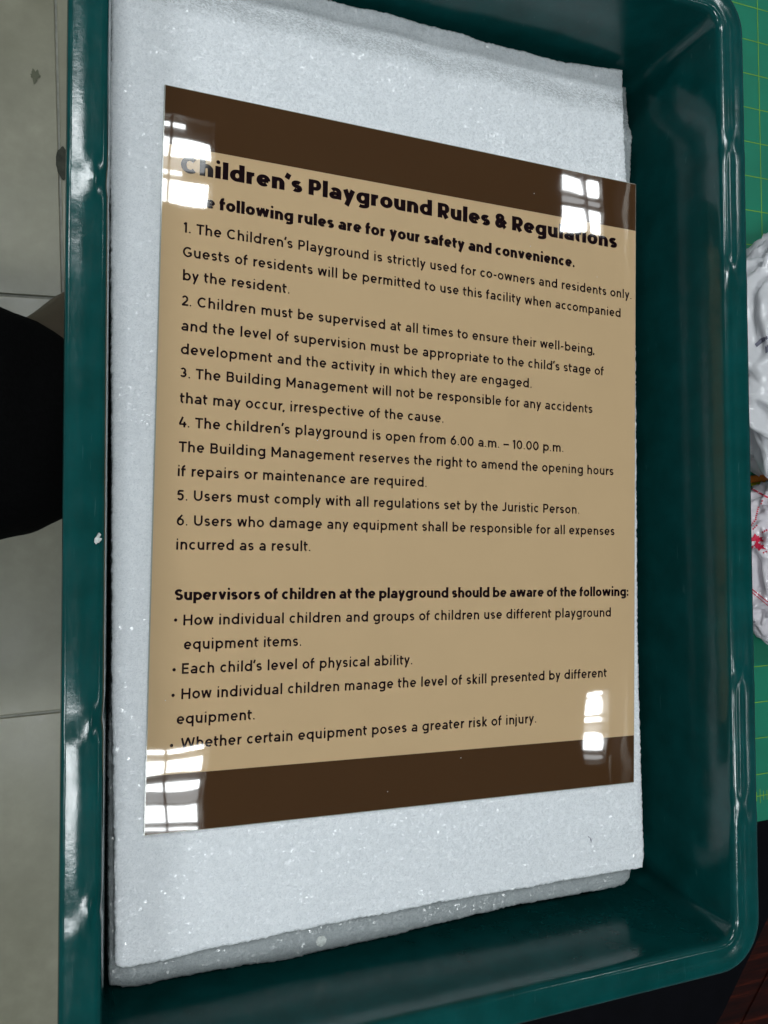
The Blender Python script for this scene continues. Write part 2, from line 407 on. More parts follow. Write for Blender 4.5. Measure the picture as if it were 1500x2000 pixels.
# ------------------------------------------------------------------ ceiling and its louvred lamps (most seen mirrored in the sign, the far left pair added)
ZC = 2.6
ce = bm = bmesh.new(); box(bm, -3.4, 2.03, -3.2, 4.4, ZC + .10, ZC + .14)
ce = bm_obj('ceiling', bm, CEIL); tag(ce, 'pale office ceiling above the table', kind='structure')
bm = bmesh.new(); box(bm, 2.031, 2.10, -3.2, 3.6, ZC - .9, ZC + .14)
wr = bm_obj('wall_right', bm, CEIL_DARK); tag(wr, 'dark brown wall edge meeting the ceiling', kind='structure')
bm = bmesh.new(); box(bm, 2.018, 2.0308, -3.0, 3.4, 2.462, 2.488); bm_obj('streak_strip', bm, simple('streak_paint', (.50, .47, .42), .6), wr)  # pale strips added so their mirror image streaks the sign
bm = bmesh.new(); box(bm, 2.020, 2.0308, -3.0, -.93, 2.560, 2.578); bm_obj('streak_strip', bm, simple('streak_paint', (.50, .47, .42), .6), wr)

def lamp(label, bars, blades, x0, x1, y0, y1):
    """bars: (x0,x1,y0,y1,strong) in metres on the lamp's underside"""
    t = empty('ceiling_light', ((x0 + x1) / 2, (y0 + y1) / 2, ZC), label, 'ceiling light', 'louvred ceiling lights above the table')
    bm = bmesh.new(); e = .012
    box(bm, x0 - e, x1 + e, y0 - e, y1 + e, ZC + .03, ZC + .085)
    for a in ((x0 - e, x0 - .001, y0 - e, y1 + e), (x1 + .001, x1 + e, y0 - e, y1 + e), (x0 - .001, x1 + .001, y0 - e, y0 - .001), (x0 - .001, x1 + .001, y1 + .001, y1 + e)):
        box(bm, *a, ZC - .005, ZC + .029)
    bm_obj('housing', bm, HOUSING, t)
    for a in bars:
        bm = bmesh.new(); 
        n = 8; L = [(a[0], a[1])]
        yc, hw = (a[2] + a[3]) / 2, (a[3] - a[2]) / 2
        ring = []
        for xx in (a[0], a[1]):
            ring.append([bm.verts.new((xx, yc + hw * math.cos(math.pi * k / n), ZC + .02 - .012 * math.sin(math.pi * k / n))) for k in range(n + 1)])
        for k in range(n): bm.faces.new((ring[0][k], ring[1][k], ring[1][k + 1], ring[0][k + 1]))
        bm.faces.new(ring[0]); bm.faces.new(ring[1][::-1])
        bm_obj('tube' if a[4] > .5 else 'reflector', bm, TUBE if a[4] > .5 else GLOW, t, True)
    for b in blades:
        bm = bmesh.new(); box(bm, b - .004, b + .004, y0, y1, ZC + .001, ZC + .027); bm_obj('louvre_blade', bm, METAL, t)
    return t

def Yc(x, y): return at_ceiling(x, y)[1]
def at_ceiling(x, y):
    P = at(x, y, 0); k = (ZC + CAM[2]) / CAM[2]; return CAM[:2] + (P[:2] - CAM[:2]) * k
def ys(x, pairs): return [(at_ceiling(x, b)[1], at_ceiling(x, a)[1], s) for a, b, s in pairs]
xl, xr = -.88, .255
barsUL = [(-.88, xr if i in (1, 3) else .17, a, b, s) for i, (a, b, s) in enumerate(ys(360, [(243, 251, 1), (272, 299, 1), (327, 337, 1), (348, 394, 1)]))]
barsUL.append((-.88, .235, *ys(360, [(304, 323, .2)])[0]))
lamp('louvred ceiling light over the near left of the tray, towards its top end', barsUL, [-.7, -.5, -.28, -.09, .125], xl, .27, Yc(360, 400), Yc(360, 232))
barsLL = [(-.88, .285, a, b, s) for a, b, s in ys(360, [(1461, 1470, 1), (1483, 1510, 1), (1529, 1546, 1), (1573, 1606, 1), (1616, 1621, .9), (1549, 1567, .2)])]
lamp('louvred ceiling light over the near left of the tray, towards its bottom end', barsLL, [-.7, -.5, -.28, -.09, .165], xl, .30, Yc(360, 1626), Yc(360, 1455))
barsUR = [(a0, a1, a, b, s) for a0, a1 in ((1.775, 1.885), (1.905, 1.965)) for a, b, s in ys(1140, [(341, 376, 1), (387, 398, .2), (408, 456, 1)])]
lamp('louvred ceiling light by the dark wall, towards the tray top end', barsUR, [1.895], 1.765, 1.975, Yc(1140, 462), Yc(1140, 332))
barsLR = [(1.915, 1.998, a, b, s) for a, b, s in ys(1165, [(1354, 1361, 1), (1364, 1402, 1), (1407, 1418, 1), (1423, 1430, .3), (1434, 1468, 1), (1477, 1484, .3)])]
lamp('louvred ceiling light by the dark wall, towards the tray bottom end', barsLR, [], 1.905, 2.008, Yc(1165, 1488), Yc(1165, 1348))

for cx_, cy_, lb in ((-2.45, 1.35, 'added unseen louvred ceiling light farthest left, towards the tray top end'), (-2.45, -.90, 'added unseen louvred ceiling light farthest left, towards the tray bottom end')):
    lamp(lb, [(cx_ - .57, cx_ + .57, cy_ + k - .035, cy_ + k + .035, 1) for k in (-.09, .09)], [cx_ - .35, cx_ - .12, cx_ + .12, cx_ + .35], cx_ - .585, cx_ + .585, cy_ - .15, cy_ + .15)  # unseen lamps added so the tray wall shades the foam's left strip

# ------------------------------------------------------------------ table, stool
ZT = -.112
t = empty('table', (.45, .05, ZF), 'black topped work table under the green cutting mat and tray', 'table')
bm = bmesh.new()
tv = [(-.105, -.375), (.255, -.375), (.278, -.352), (.325, -.285), (1.10, -.285), (1.10, .62), (-.105, .62)]
lo = [bm.verts.new((x, y, ZT - .032)) for x, y in tv]; hi = [bm.verts.new((x, y, ZT - .002)) for x, y in tv]
n = len(tv); bm.faces.new(hi); bm.faces.new(lo[::-1])
for k in range(n): bm.faces.new((lo[k], lo[(k + 1) % n], hi[(k + 1) % n], hi[k]))
bm_obj('tabletop', bm, BLACK_TOP, t)
for x, y in ((-.06, -.28), (-.06, .57), (1.05, -.24), (1.05, .57)):
    bm = bmesh.new(); box(bm, x - .02, x + .02, y - .02, y + .02, ZF, ZT - .032); bm_obj('leg', bm, METAL, t)

c = at(1470, 1960, -.47)
t = empty('stool', (.68, -.62, ZF), 'dark red-brown wooden stool below the bottom right corner of the tray', 'stool')
bm = bmesh.new()
ang = math.radians(52)
# round seat made of boards
for k in range(-3, 4):
    hw = .02485; y0, y1 = k * .05 - hw, k * .05 + hw
    rr = .175
    L = math.sqrt(max(.001, rr * rr - max(abs(y0), abs(y1)) ** 2)); L2 = math.sqrt(max(.001, rr * rr - min(abs(y0), abs(y1)) ** 2))
    bm = bmesh.new(); pts = [(-L, y0), (L, y0), (L2 if k < 0 else L, y1), (-(L2 if k < 0 else L), y1)]
    if k > 0: pts = [(-L2, y0), (L2, y0), (L, y1), (-L, y1)]
    if k == 0: pts = [(-L, y0), (L, y0), (L, y1), (-L, y1)]
    P = [(.70 + x * math.cos(ang) - y * math.sin(ang), -.64 + x * math.sin(ang) + y * math.cos(ang)) for x, y in pts]
    lo = [bm.verts.new((*p, -.475)) for p in P]; hi = [bm.verts.new((*p, -.45)) for p in P]
    bm.faces.new(hi); bm.faces.new(lo[::-1])
    for q in range(4): bm.faces.new((lo[q], lo[(q + 1) % 4], hi[(q + 1) % 4], hi[q]))
    bmesh.ops.bevel(bm, geom=[e for e in bm.edges if all(v.co.z > -.451 for v in e.verts)], offset=.002, segments=2, affect='EDGES')
    bm_obj('seat_board', bm, WOOD, t)
for a in (45, 135, 225, 315):
    x, y = .70 + .11 * math.cos(math.radians(a)), -.64 + .11 * math.sin(math.radians(a))
    bm = bmesh.new(); box(bm, x - .017, x + .017, y - .017, y + .017, ZF, -.475); bm_obj('leg', bm, WOOD, t)

# ------------------------------------------------------------------ cutting mat
t = empty('cutting_mat', (.42, .1, ZT), 'green cutting mat with yellow-green inch grid beside the tray', 'cutting mat')
ma = math.radians(1.38)            # the mat is turned a little clockwise seen from above
mo = np.array([.30933, .3350]); mux = np.array([math.cos(-.0), math.sin(.035)]); mux /= np.linalg.norm(mux)
muy = np.array([-.0225, 1.0]); muy /= np.linalg.norm(muy)
MS = .02505
def mp_(i, j): return mo + mux * i * MS + muy * j * MS
bm = bmesh.new()
cs = [mp_(-1.9, -22.30), mp_(17, -22.30), mp_(17, 8.5), mp_(-1.9, 8.5)]
lo = [bm.verts.new((*p, ZT - .0018)) for p in cs]; hi = [bm.verts.new((*p, ZT + .001)) for p in cs]
bm.faces.new(hi); bm.faces.new(lo[::-1])
for k in range(4): bm.faces.new((lo[k], lo[(k + 1) % 4], hi[(k + 1) % 4], hi[k]))
bm_obj('mat_sheet', bm, MAT_GREEN, t)
bm = bmesh.new(); zl = ZT + .0012; lw = .00030
def strip(bm, a, b, w_, z):
    a = np.array(a); b = np.array(b); d = b - a; d = d / np.linalg.norm(d); n_ = np.array([-d[1], d[0]]) * w_
    bm.faces.new([bm.verts.new((*q, z)) for q in (a - n_, b - n_, b + n_, a + n_)])
for j in range(-21, 9): strip(bm, mp_(-1.15, j - .0), mp_(16.2, j), lw, zl)
for i in range(-1, 17): strip(bm, mp_(i - .0, -21.6), mp_(i, 8.2), lw, zl + .0001)
for k in range(int(17 * 8)):
    x = -1 + k / 8; h_ = .28 if k % 8 == 0 else (.2 if k % 4 == 0 else .13)
    strip(bm, mp_(x, -21.6 - h_), mp_(x, -21.6 + h_), lw * .8, zl + .0002)
strip(bm, mp_(-1.3, -21.6), mp_(16.3, -21.6), lw, zl)
bm_obj('printed_grid', bm, MAT_LINE, t)

for i in range(-1, 17):
    text_line('printed_digit', '4' if i == -1 else str((5 + i) % 7), MAT_LINE, t, .0085, mp_(i - .12, -21.05), None, (.1, .08, 0, .2), mux, muy, zl + .0002)

# ------------------------------------------------------------------ tray: lofted rim profile round a rounded rectangle
TA = math.radians(1.2); ZR = .032
tx = np.array([math.cos(TA), math.sin(TA)]); ty = np.array([-tx[1], tx[0]])
# inner rim rectangle in the tray's own frame
cr = [at(1411, 22, ZR), at(1438, 1837, ZR), at(213, 650, ZR)]
loc = [(float(np.dot(q[:2], tx)), float(np.dot(q[:2], ty))) for q in cr]
XR = (loc[0][0] + loc[1][0]) / 2; XL = loc[2][0] - .0006; YT = loc[0][1]; YB = loc[1][1]
print('tray inner', XL, XR, YB, YT)
CX, CY, HX, HY = (XL + XR) / 2, (YB + YT) / 2, (XR - XL) / 2, (YT - YB) / 2
WL = {'L': .0000, 'R': -.0015}
prof = [  # (outward offset from the inner rim edge, height)
    (-.30, -.106), (-.0105, -.1058), (-.0075, -.1045), (-.0055, -.100), (-.0030, -.040), (-.0006, .020), (-.0001, .0275), (.0002, .0296), (.0009, .0306), (.0018, .0311), (.0027, .0312),
    (.0034, .0310), (.0041, .0308), (.0050, .0309), (.0058, .0313), (.0066, .0318), (.0080, .0319), (.0100, .0320), (.0120, .0320), (.0131, .0318), (.0137, .0311), (.0140, .0300),
    (.0141, .0285), (.0142, .0180), (.0134, .0178), (.0129, .0260), (.0030, .0262), (.0022, .018), (-.0005, -.040), (-.0032, -.104), (-.006, -.1095), (-.010, -.1100), (-.30, -.1100)]
R0 = .0085
def path_pts():
    """unit description: list of (corner or side, param) -> function of offset"""
    out = []
    nS, nL, nC = 70, 110, 12
    # order: right side up, TR corner, top leftwards, TL, left down, BL, bottom, BR
    for k in range(nL): out.append(('s', 'R', -1 + 2 * k / nL))
    for k in range(nC): out.append(('c', (1, 1), k / nC))
    for k in range(nS): out.append(('s', 'T', 1 - 2 * k / nS))
    for k in range(nC): out.append(('c', (-1, 1), k / nC))
    for k in range(nL): out.append(('s', 'L', 1 - 2 * k / nL))
    for k in range(nC): out.append(('c', (-1, -1), k / nC))
    for k in range(nS): out.append(('s', 'B', -1 + 2 * k / nS))
    for k in range(nC): out.append(('c', (1, -1), k / nC))
    return out
def rr_point(d, it):
    hx, hy = HX, HY
    if d < -.2:      # closes the bottom
        return CX, CY
    rad = max(R0 + d, .004); ax, ay = hx + d - rad, hy + d - rad
    kind, a, b = it
    if kind == 's':
        if a == 'R': return CX + hx + d, CY + b * ay
        if a == 'L': return CX - hx - d, CY + b * ay
        if a == 'T': return CX + b * ax, CY + hy + d
        return CX + b * ax, CY - hy - d
    base = {(1, 1): 0, (-1, 1): 90, (-1, -1): 180, (1, -1): 270}[a]
    th = math.radians(base + b * 90)
    return CX + a[0] * ax + rad * math.cos(th), CY + a[1] * ay + rad * math.sin(th)
# stacking dents in the rim: world y positions read along each long side
def ly(x, y): return float(np.dot(at(x, y, ZR)[:2], ty))
dentsL = [ly(180, 345), ly(180, 1405), ly(180, 1785)]; dentsR = [ly(1430, 280), ly(1450, 530), ly(1455, 1318), ly(1455, 1575)]
items = path_pts(); bm = bmesh.new(); rings = []
for (d, z) in prof:
    ring = []
    for it in items:
        x, y = rr_point(d, it); zz = z; dd = 0
        side = it[1] if it[0] == 's' else None
        # the long sides carry a soft groove sloping inwards, the short sides are nearly flat
        def sidew(q):
            if it[0] == 's': return 1.0 if side == q else 0.0
            c_ = {(1, 1): ('R', 'T'), (-1, 1): ('T', 'L'), (-1, -1): ('L', 'B'), (1, -1): ('B', 'R')}[it[1]]
            return (1 - it[2]) if c_[0] == q else it[2] if c_[1] == q else 0.0
        if .0012 < d < .0075 and z > .030:
            u_ = (d - .0012) / .0063
            zz = sidew('L') * (.0309 + .0009 * u_) + sidew('R') * (.45 * z + .55 * (.0309 + .0009 * u_)) + (sidew('T') + sidew('B')) * (.0315 + .0003 * u_)
        if z > .01 and -.002 < d < .0136:
            wv = noise.noise(Vector((x * 22, y * 22, d * 40))) * .00022 + noise.noise(Vector((x * 70 + 5, y * 70, d * 60))) * .00006
            zz += wv
            if side in 'LR' if side else False:
                for dy in (dentsL if side == 'L' else dentsR):
                    g = math.exp(-((y - dy) / .0028) ** 2)
                    mid = math.exp(-((d - .0045) / .0022) ** 2)
                    zz += g * (.0010 * mid - .0007 * math.exp(-((d - .0015) / .0016) ** 2)) - .0004 * g * math.exp(-((d - .010) / .004) ** 2)
                    dd += g * .0006 * (1 if d < .004 else 0)
                    g2 = math.exp(-((y - dy + .006) / .006) ** 2); zz += .0002 * g2
            if side == 'L': x -= dd
            if side == 'R': x += dd
        # gentle bow of the long walls
        q = tx * x + ty * y
        ring.append(bm.verts.new((q[0], q[1], zz)))
    rings.append(ring)
N = len(items)
for a, b in zip(rings[:-1], rings[1:]):
    for k in range(N): bm.faces.new((a[k], b[k], b[(k + 1) % N], a[(k + 1) % N]))
bmesh.ops.remove_doubles(bm, verts=bm.verts, dist=1e-6)
tray = empty('tray', (CX, CY, -.110), 'dark teal plastic tray with rounded rim holding foam and the sign', 'tray')
tb = bm_obj('tray_shell', bm, PLASTIC, tray, True)
# chips and scratches on the rim
def rim_z(d=.006): return ZR + .0004
for (x, y, rx, ry, sd) in ((191, 1052, .0010, .0019, 2), (193, 1043, .0004, .0004, 4)):
    q = at(x, y, ZR); blot('paint_chip', q, rx, ry, ZR + .0002, CHIP, tray, seed=sd, jag=.6, rot=-.35, thick=.0004)

# ------------------------------------------------------------------ foam sheets
from mathutils.geometry import delaunay_2d_cdt
SHADE_SAG, SY0, SY1 = .0125, .181, .207           # far end of the stack bent down to bring a shaded band there
def shade_sag(x, y):
    t_ = max(0.0, min(1.0, (y - SY0 + .0025 * noise.noise(Vector((x * 45, 0, 0))) + .0012 * noise.noise(Vector((x * 150, 0, 4)))) / (SY1 - SY0))); return SHADE_SAG * t_ * t_ * (3 - 2 * t_)
def smooth_outline(pts, z, step=.0010, jit=.00014, seed=0):
    P = []
    for x, y, *o_ in pts:
        if y < 250:          # on the lowered end: find the depth the sheet has there
            q = at(x, y, z)
            for _ in range(6): q = at(x, y, z - shade_sag(q[0], q[1]))
            P.append(np.array(q[:2]))
        else: P.append(np.array(at(x, y, z)[:2]))
    out = []; r_ = random.Random(seed); n = len(P)
    for k in range(n):
        a, b = P[k], P[(k + 1) % n]; L = np.linalg.norm(b - a); m = max(1, int(L / step)); d = (b - a) / L; nn = np.array([-d[1], d[0]])
        wav = .0005 if abs(d[0]) > .5 else .00022
        for q in range(m):
            s_ = q / m; p = a + (b - a) * s_
            fade = min(1, min(s_, 1 - s_) * L / .004) if L > .008 else 0
            p = p + nn * (r_.gauss(0, jit) + wav * noise.noise(Vector((p[0] * 90, p[1] * 90, seed * 3.1))) * fade)
            out.append(p)
    return out
def foam(name, pts, z0, z1, mat, label, cat, seed):
    O_ = smooth_outline(pts, z1, seed=seed)
    n = len(O_); A = sum(O_[k][0] * O_[(k + 1) % n][1] - O_[(k + 1) % n][0] * O_[k][1] for k in range(n))
    if A < 0: O_ = O_[::-1]
    nr = []
    for k in range(n):
        d = O_[(k + 3) % n] - O_[k - 3]; d = d / (np.linalg.norm(d) + 1e-9); nr.append(np.array([d[1], -d[0]]))
    v, f = [], []; lv = [(z0, -.0010), (z0 + .001, -.0002), ((z0 + z1) / 2, 0), (z1 - .0014, 0), (z1 - .0005, -.0004), (z1, -.0014)]
    r_ = random.Random(seed)
    for z, ins in lv:
        for k in range(n):
            q = O_[k] + nr[k] * (ins + r_.gauss(0, .00006)); v.append((q[0], q[1], z - (shade_sag(q[0], q[1]) if z > -.08 else 0)))
    for a in range(len(lv) - 1):
        for k in range(n): f.append((a * n + k, a * n + (k + 1) % n, (a + 1) * n + (k + 1) % n, (a + 1) * n + k))
    f.append(tuple(range(n))[::-1])
    top0 = (len(lv) - 1) * n; ring = [Vector(v[top0 + k][:2]) for k in range(n)]
    xs = [p.x for p in ring]; ys_ = [p.y for p in ring]; g = []
    x = min(xs)
    while x < max(xs):
        y = min(ys_)
        while y < max(ys_):
            # keep grid points well inside the ring
            inside = False
            for k in range(0, n):
                p, q = ring[k], ring[(k + 1) % n]
                if (p.y > y) != (q.y > y) and x < (q.x - p.x) * (y - p.y) / (q.y - p.y) + p.x: inside = not inside
            if inside: g.append(Vector((x + r_.uniform(-.0005, .0005), y + r_.uniform(-.0005, .0005))))
            y += .0035
        x += .0055
    co, _, tris, ov, _, _ = delaunay_2d_cdt(ring + g, [], [list(range(n))], 1, 1e-7)
    base = len(v); idx = {}
    for i, c_ in enumerate(co):
        src = [q for q in ov[i] if q < n]
        if src: idx[i] = top0 + src[0]
        else:
            idx[i] = len(v)
            h_ = .00018 * noise.noise(Vector((c_.x * 30, c_.y * 30, seed)))
            v.append((c_.x, c_.y, z1 + h_ - .0001 - shade_sag(c_.x, c_.y)))
    for t_ in tris: f.append(tuple(idx[i] for i in t_))
    o = pyd(name, v, f, mat, None, True)
    return tag(o, label, cat), ring
topA = [(218, -118), (400, -62), (655, 0), (700, 12), (760, 23), (840, 48), (900, 62), (945, 79), (1000, 92), (1090, 116), (1160, 127), (1218, 135), (1218, 150), (1218, 165), (1218.5, 180), (1219, 195), (1219.5, 210), (1220, 225)]
rightA = [(1220, 240), (1226, 355), (1236, 480), (1244, 700), (1246, 1000), (1248, 1250), (1253, 1450), (1260, 1672), (1257, 1697)]
botA = [(1200, 1706), (1100, 1723), (1000, 1741), (850, 1766), (740, 1790), (700, 1796), (600, 1818), (560, 1824), (490, 1841), (440, 1850), (390, 1860), (330, 1878), (290, 1885), (240, 1894), (229, 1891), (224, 1882)]
leftA = [(223, 1700), (219, 1400), (218, 1000), (217, 600), (214, 260), (214, 200)]
ZS = -.0030
sheet, ringA = foam('foam_sheet', topA + rightA + botA + leftA, ZS - .0100, ZS, FOAM, 'bright white foam sheet lying directly under the brown and tan sign', 'foam sheet', 1)
topB = [(216, -80), (400, -20), (655, 45), (840, 90), (1090, 155), (1224, 169), (1225, 180), (1226, 195), (1227, 210), (1229, 228)]
rightB = [(1230, 245), (1233, 350), (1236, 600), (1236, 1000), (1234, 1400), (1236, 1690), (1232, 1716), (1222, 1728)]
botB = [(1200, 1736), (1100, 1754), (1000, 1772), (850, 1808), (760, 1832), (640, 1858), (550, 1880), (480, 1888), (400, 1902), (320, 1917), (270, 1930), (240, 1931), (213, 1927)]
leftB = [(211, 1700), (212, 1450), (218, 1300), (219, 600), (214, 260), (214, 200)]
ZB = ZS - .0102
block, _ = foam('foam_block', topB + rightB + botB + leftB, -.1056, ZB, FOAM_SHADED, 'foam block coloured darker for shade, showing as a band below the bright foam sheet', 'foam block', 2)
# loose glossy cell skins that glint on the foam, crowded at left to imitate its shade
G = NT('foam_cell_skin', (.95, .97, 1.0), .38, Metallic=.65); SKINM = G.m
r_ = random.Random(77); gv, gf = [], []
fx0, fx1, fy0, fy1 = min(p.x for p in ringA), max(p.x for p in ringA), min(p.y for p in ringA), max(p.y for p in ringA)
def in_ring(ring, x, y):
    c_ = False
    for k in range(len(ring)):
        p, q = ring[k], ring[k - 1]
        if (p.y > y) != (q.y > y) and x < (q.x - p.x) * (y - p.y) / (q.y - p.y) + p.x: c_ = not c_
    return c_
coarse = ringA[::6]
while len(gf) < 11000:
    x, y = r_.uniform(fx0, fx1), r_.uniform(fy0, fy1)
    dens = .16 + .84 * math.exp(-((x - fx0) / .028)) * (1 if y < .10 else .6) + .22 * math.exp(-(y - fy0) / .05)
    dens *= .75 + .9 * noise.noise(Vector((x * 90, y * 90, 3)))
    if r_.random() > dens or (-.1145 < x < .1145 and -.148 < y < .148) or not in_ring(coarse, x, y): continue
    if not (in_ring(coarse, x - .0015, y) and in_ring(coarse, x + .0015, y) and in_ring(coarse, x, y - .0015)): continue
    s_ = r_.uniform(.00010, .00021) * (1.25 if r_.random() < .12 else 1); a0 = r_.uniform(0, 6.28); tilt = Vector((r_.gauss(0, .24), r_.gauss(0, .24), 1)).normalized()
    u = tilt.orthogonal().normalized(); w_ = tilt.cross(u); c_ = Vector((x, y, ZS - shade_sag(x, y) + .00024)); k0 = len(gv)
    for k in range(3):
        a = a0 + k * 2.09 + r_.uniform(-.4, .4); gv.append(c_ + u * math.cos(a) * s_ + w_ * math.sin(a) * s_)
    gf.append((k0, k0 + 1, k0 + 2))
fl_ = pyd('cell_skins', gv, gf, SKINM, sheet); fl_['kind'] = 'stuff'
blot('glue_spot', at(627, 1838, ZB), .0023, .0023, ZB + .0002, CHIP, block, seed=8, jag=.12, thick=.0004)
blot('pen_mark', at(1154, 1640, ZS), .0003, .0013, ZS + .0001, INKG, sheet, seed=9, jag=.6, rot=.15)
blot('pen_mark', at(1150, 1635, ZS), .0002, .0006, ZS + .0001, INKG, sheet, seed=10, jag=.6, rot=.6)

# ------------------------------------------------------------------ the sign
SW, SH = .230, .29747
sign = empty('sign', (0, 0, ZS), 'glossy brown and tan sign headed Children\u2019s Playground Rules & Regulations lying on foam', 'sign')
def slab(name, x0, x1, y0, y1, z0, z1, mat, bev=.0002):
    bm = bmesh.new(); fs = box(bm, x0, x1, y0, y1, z0, z1)
    if bev: bmesh.ops.bevel(bm, geom=list(bm.edges), offset=bev, segments=2, affect='EDGES')
    return bm_obj(name, bm, mat, sign)
slab('acrylic_panel', -SW / 2, SW / 2, -SH / 2, SH / 2, ZS + .0001, -.00015, ACRYL)
YU, YL = .12465, -.12585
e = .0004
def face(name, y0, y1, mat):
    return pyd(name, [(-SW / 2 + e, y0, 0), (SW / 2 - e, y0, 0), (SW / 2 - e, y1, 0), (-SW / 2 + e, y1, 0)], [(0, 1, 2, 3)], mat, sign)
face('tan_field', YL, YU, TAN); face('brown_band', YU, SH / 2 - e, BROWN); face('brown_band', -SH / 2 + e, YL, BROWN)
L = [("Children\u2019s Playground Rules & Regulations", 353, 334, 1205, 487, 'H'),
("The following rules are for your safety and convenience.", 361, 400, 1122, 522, 'h'),
("1. The Children\u2019s Playground is strictly used for co-owners and residents only.", 358, 453, 1233, 585, 'b'),
("Guests of residents will be permitted to use this facility when accompanied", 357, 501, 1212, 620, 'b'),
("by the resident.", 357, 547, 565, 574, 'b'),
("2. Children must be supervised at all times to ensure their well-being,", 355, 597, 1161, 691, 'b'),
("and the level of supervision must be appropriate to the child\u2019s stage of", 354, 647, 1179, 732, 'b'),
("development and the activity in which they are engaged.", 353, 692, 1038, 757, 'b'),
("3. The Building Management will not be responsible for any accidents", 352, 738, 1157, 807, 'b'),
("that may occur, irrespective of the cause.", 351, 787, 866, 826, 'b'),
("4. The children\u2019s playground is open from 6.00 a.m. \u2013 10.00 p.m.", 349, 834, 1100, 883, 'b'),
("The Building Management reserves the right to amend the opening hours", 349, 883, 1198, 928, 'b'),
("if repairs or maintenance are required.", 347, 930, 833, 951, 'b'),
("5. Users must comply with all regulations set by the Juristic Person.", 346, 978, 1131, 1003, 'b'),
("6. Users who damage any equipment shall be responsible for all expenses", 345, 1027, 1200, 1045, 'b'),
("incurred as a result.", 344, 1074, 606, 1076, 'b'),
("Supervisors of children at the playground should be aware of the following:", 341, 1170, 1227, 1166, 's'),
("How individual children and groups of children use different playground", 358, 1218, 1193, 1207, 'b'),
("equipment items.", 359, 1267, 588, 1263, 'b'),
("Each child\u2019s level of physical ability.", 355, 1316, 805, 1298, 'b'),
("How individual children manage the level of skill presented by different", 354, 1366, 1185, 1322, 'b'),
("equipment.", 345, 1415, 497, 1405, 'b'),
("Whether certain equipment poses a greater risk of injury.", 353, 1463, 1047, 1411, 'b')]
for body, x0, y0, x1, y1, st in L:
    a, b = at(x0, y0), at(x1, y1); y = (a[1] + b[1]) / 2
    size, pen = {'H': (.0097, (.240, .158, .0, .22)), 'h': (.0070, (.235, .160, .0, .25)), 's': (.0063, (.215, .148, .0, .25)), 'b': (.0060, (.134, .120, .0, .30))}[st]
    o, r = text_line('text_line', body, INK, sign, size, (a[0], y), b[0] - a[0], pen, z=.00006)
    print(body[:16], round(r, 3))
for x, y in ((343, 1211), (340, 1308), (338, 1358), (335, 1456)):
    c = at(x, y); n = 16
    pyd('bullet', [(c[0] + .00065 * math.cos(2 * math.pi * k / n), c[1] + .00065 * math.sin(2 * math.pi * k / n), .00006) for k in range(n)], [tuple(range(n))], INK, sign)
# dust specks on the acrylic
for k, (x, y) in enumerate(((1043, 378), (1036, 481), (1166, 541), (323, 1368), (757, 1546), (620, 860), (900, 1480))):
    blot('dust_speck', at(x, y), .00022, .00022, .00010, CHIP, sign, seed=20 + k, jag=.4, n=8)

# ------------------------------------------------------------------ bags beside the tray
def bag(name, c, rad, mat, label, seed, squash=.6, amp=.22, frq=2.2):
    bm = bmesh.new(); bmesh.ops.create_icosphere(bm, subdivisions=6, radius=1)
    for v in bm.verts:
        d = v.co.normalized(); s_ = Vector((seed * 7.3, seed * 1.7, seed))
        dw = d + .35 * Vector((noise.noise(d * 1.7 + s_), noise.noise(d * 1.7 - s_), noise.noise(d * 1.3 + s_ * 2)))
        r = 1 + amp * .6 * noise.noise(dw * frq * .8 + s_) + amp * .55 * (1 - abs(noise.noise(dw * frq * 1.4 + s_)) * 2.6) + amp * .24 * (1 - 2 * abs(noise.noise(Vector((dw.x * 2.2, dw.y * 6, dw.z * 6)) * frq * .5 + s_)))
        r += .012 * noise.noise(d * 14 + s_)
        v.co = Vector((d.x * rad[0] * r, d.y * rad[1] * r, d.z * rad[2] * r)) + Vector(c)
        if v.co.z < ZT + .0015: v.co.z = ZT + .0015 + max(0, noise.noise(v.co * 60)) * .0008
    o = bm_obj(name, bm, mat, None, True); tag(o, label, 'plastic bag'); return o
b1 = bag('plastic_bag', (.345, .095, ZT + .028), (.090, .092, .040), BAG, 'crumpled white plastic bag on the cutting mat right of the tray', 3, amp=.20)
b2 = bag('printed_bag', (.335, -.042, ZT + .022), (.075, .058, .028), CLEAR, 'clear plastic bag with red print, below the white bag at the right edge', 5, amp=.16, frq=2.8)

# red bird-like marks and small lines of print, laid on the clear bag's skin
from mathutils.bvhtree import BVHTree
def skin(o):
    me = o.data; return BVHTree.FromPolygons([v.co[:] for v in me.vertices], [p.vertices[:] for p in me.polygons])
def on_skin(tree, px_, py_, lift=.0006):
    d = R.T @ np.array([(px_ - 750) / F, (py_ - 1000) / F, 1.0]); d = Vector(d).normalized()
    hit = tree.ray_cast(Vector(CAM), d)
    return (hit[0] - d * lift) if hit[0] else None
def decal(name, tree, poly, mat, parent, lift=.0006):
    # fine fan over the polygon so the mark follows the film
    c = (sum(p[0] for p in poly) / len(poly), sum(p[1] for p in poly) / len(poly)); v = []; f = []
    n = len(poly); rings = 3; pts = []
    cc = on_skin(tree, *c, lift)
    if cc is None: return
    v.append(cc)
    for r_ in range(1, rings + 1):
        for p in poly:
            q = on_skin(tree, c[0] + (p[0] - c[0]) * r_ / rings, c[1] + (p[1] - c[1]) * r_ / rings, lift)
            if q is None: return
            v.append(q)
    for k in range(n):
        f.append((0, 1 + k, 1 + (k + 1) % n))
        for r_ in range(rings - 1):
            a = 1 + r_ * n; b = a + n; f.append((a + k, b + k, b + (k + 1) % n, a + (k + 1) % n))
    return pyd(name, v, f, mat, parent)
T2 = skin(b2); T1 = skin(b1)
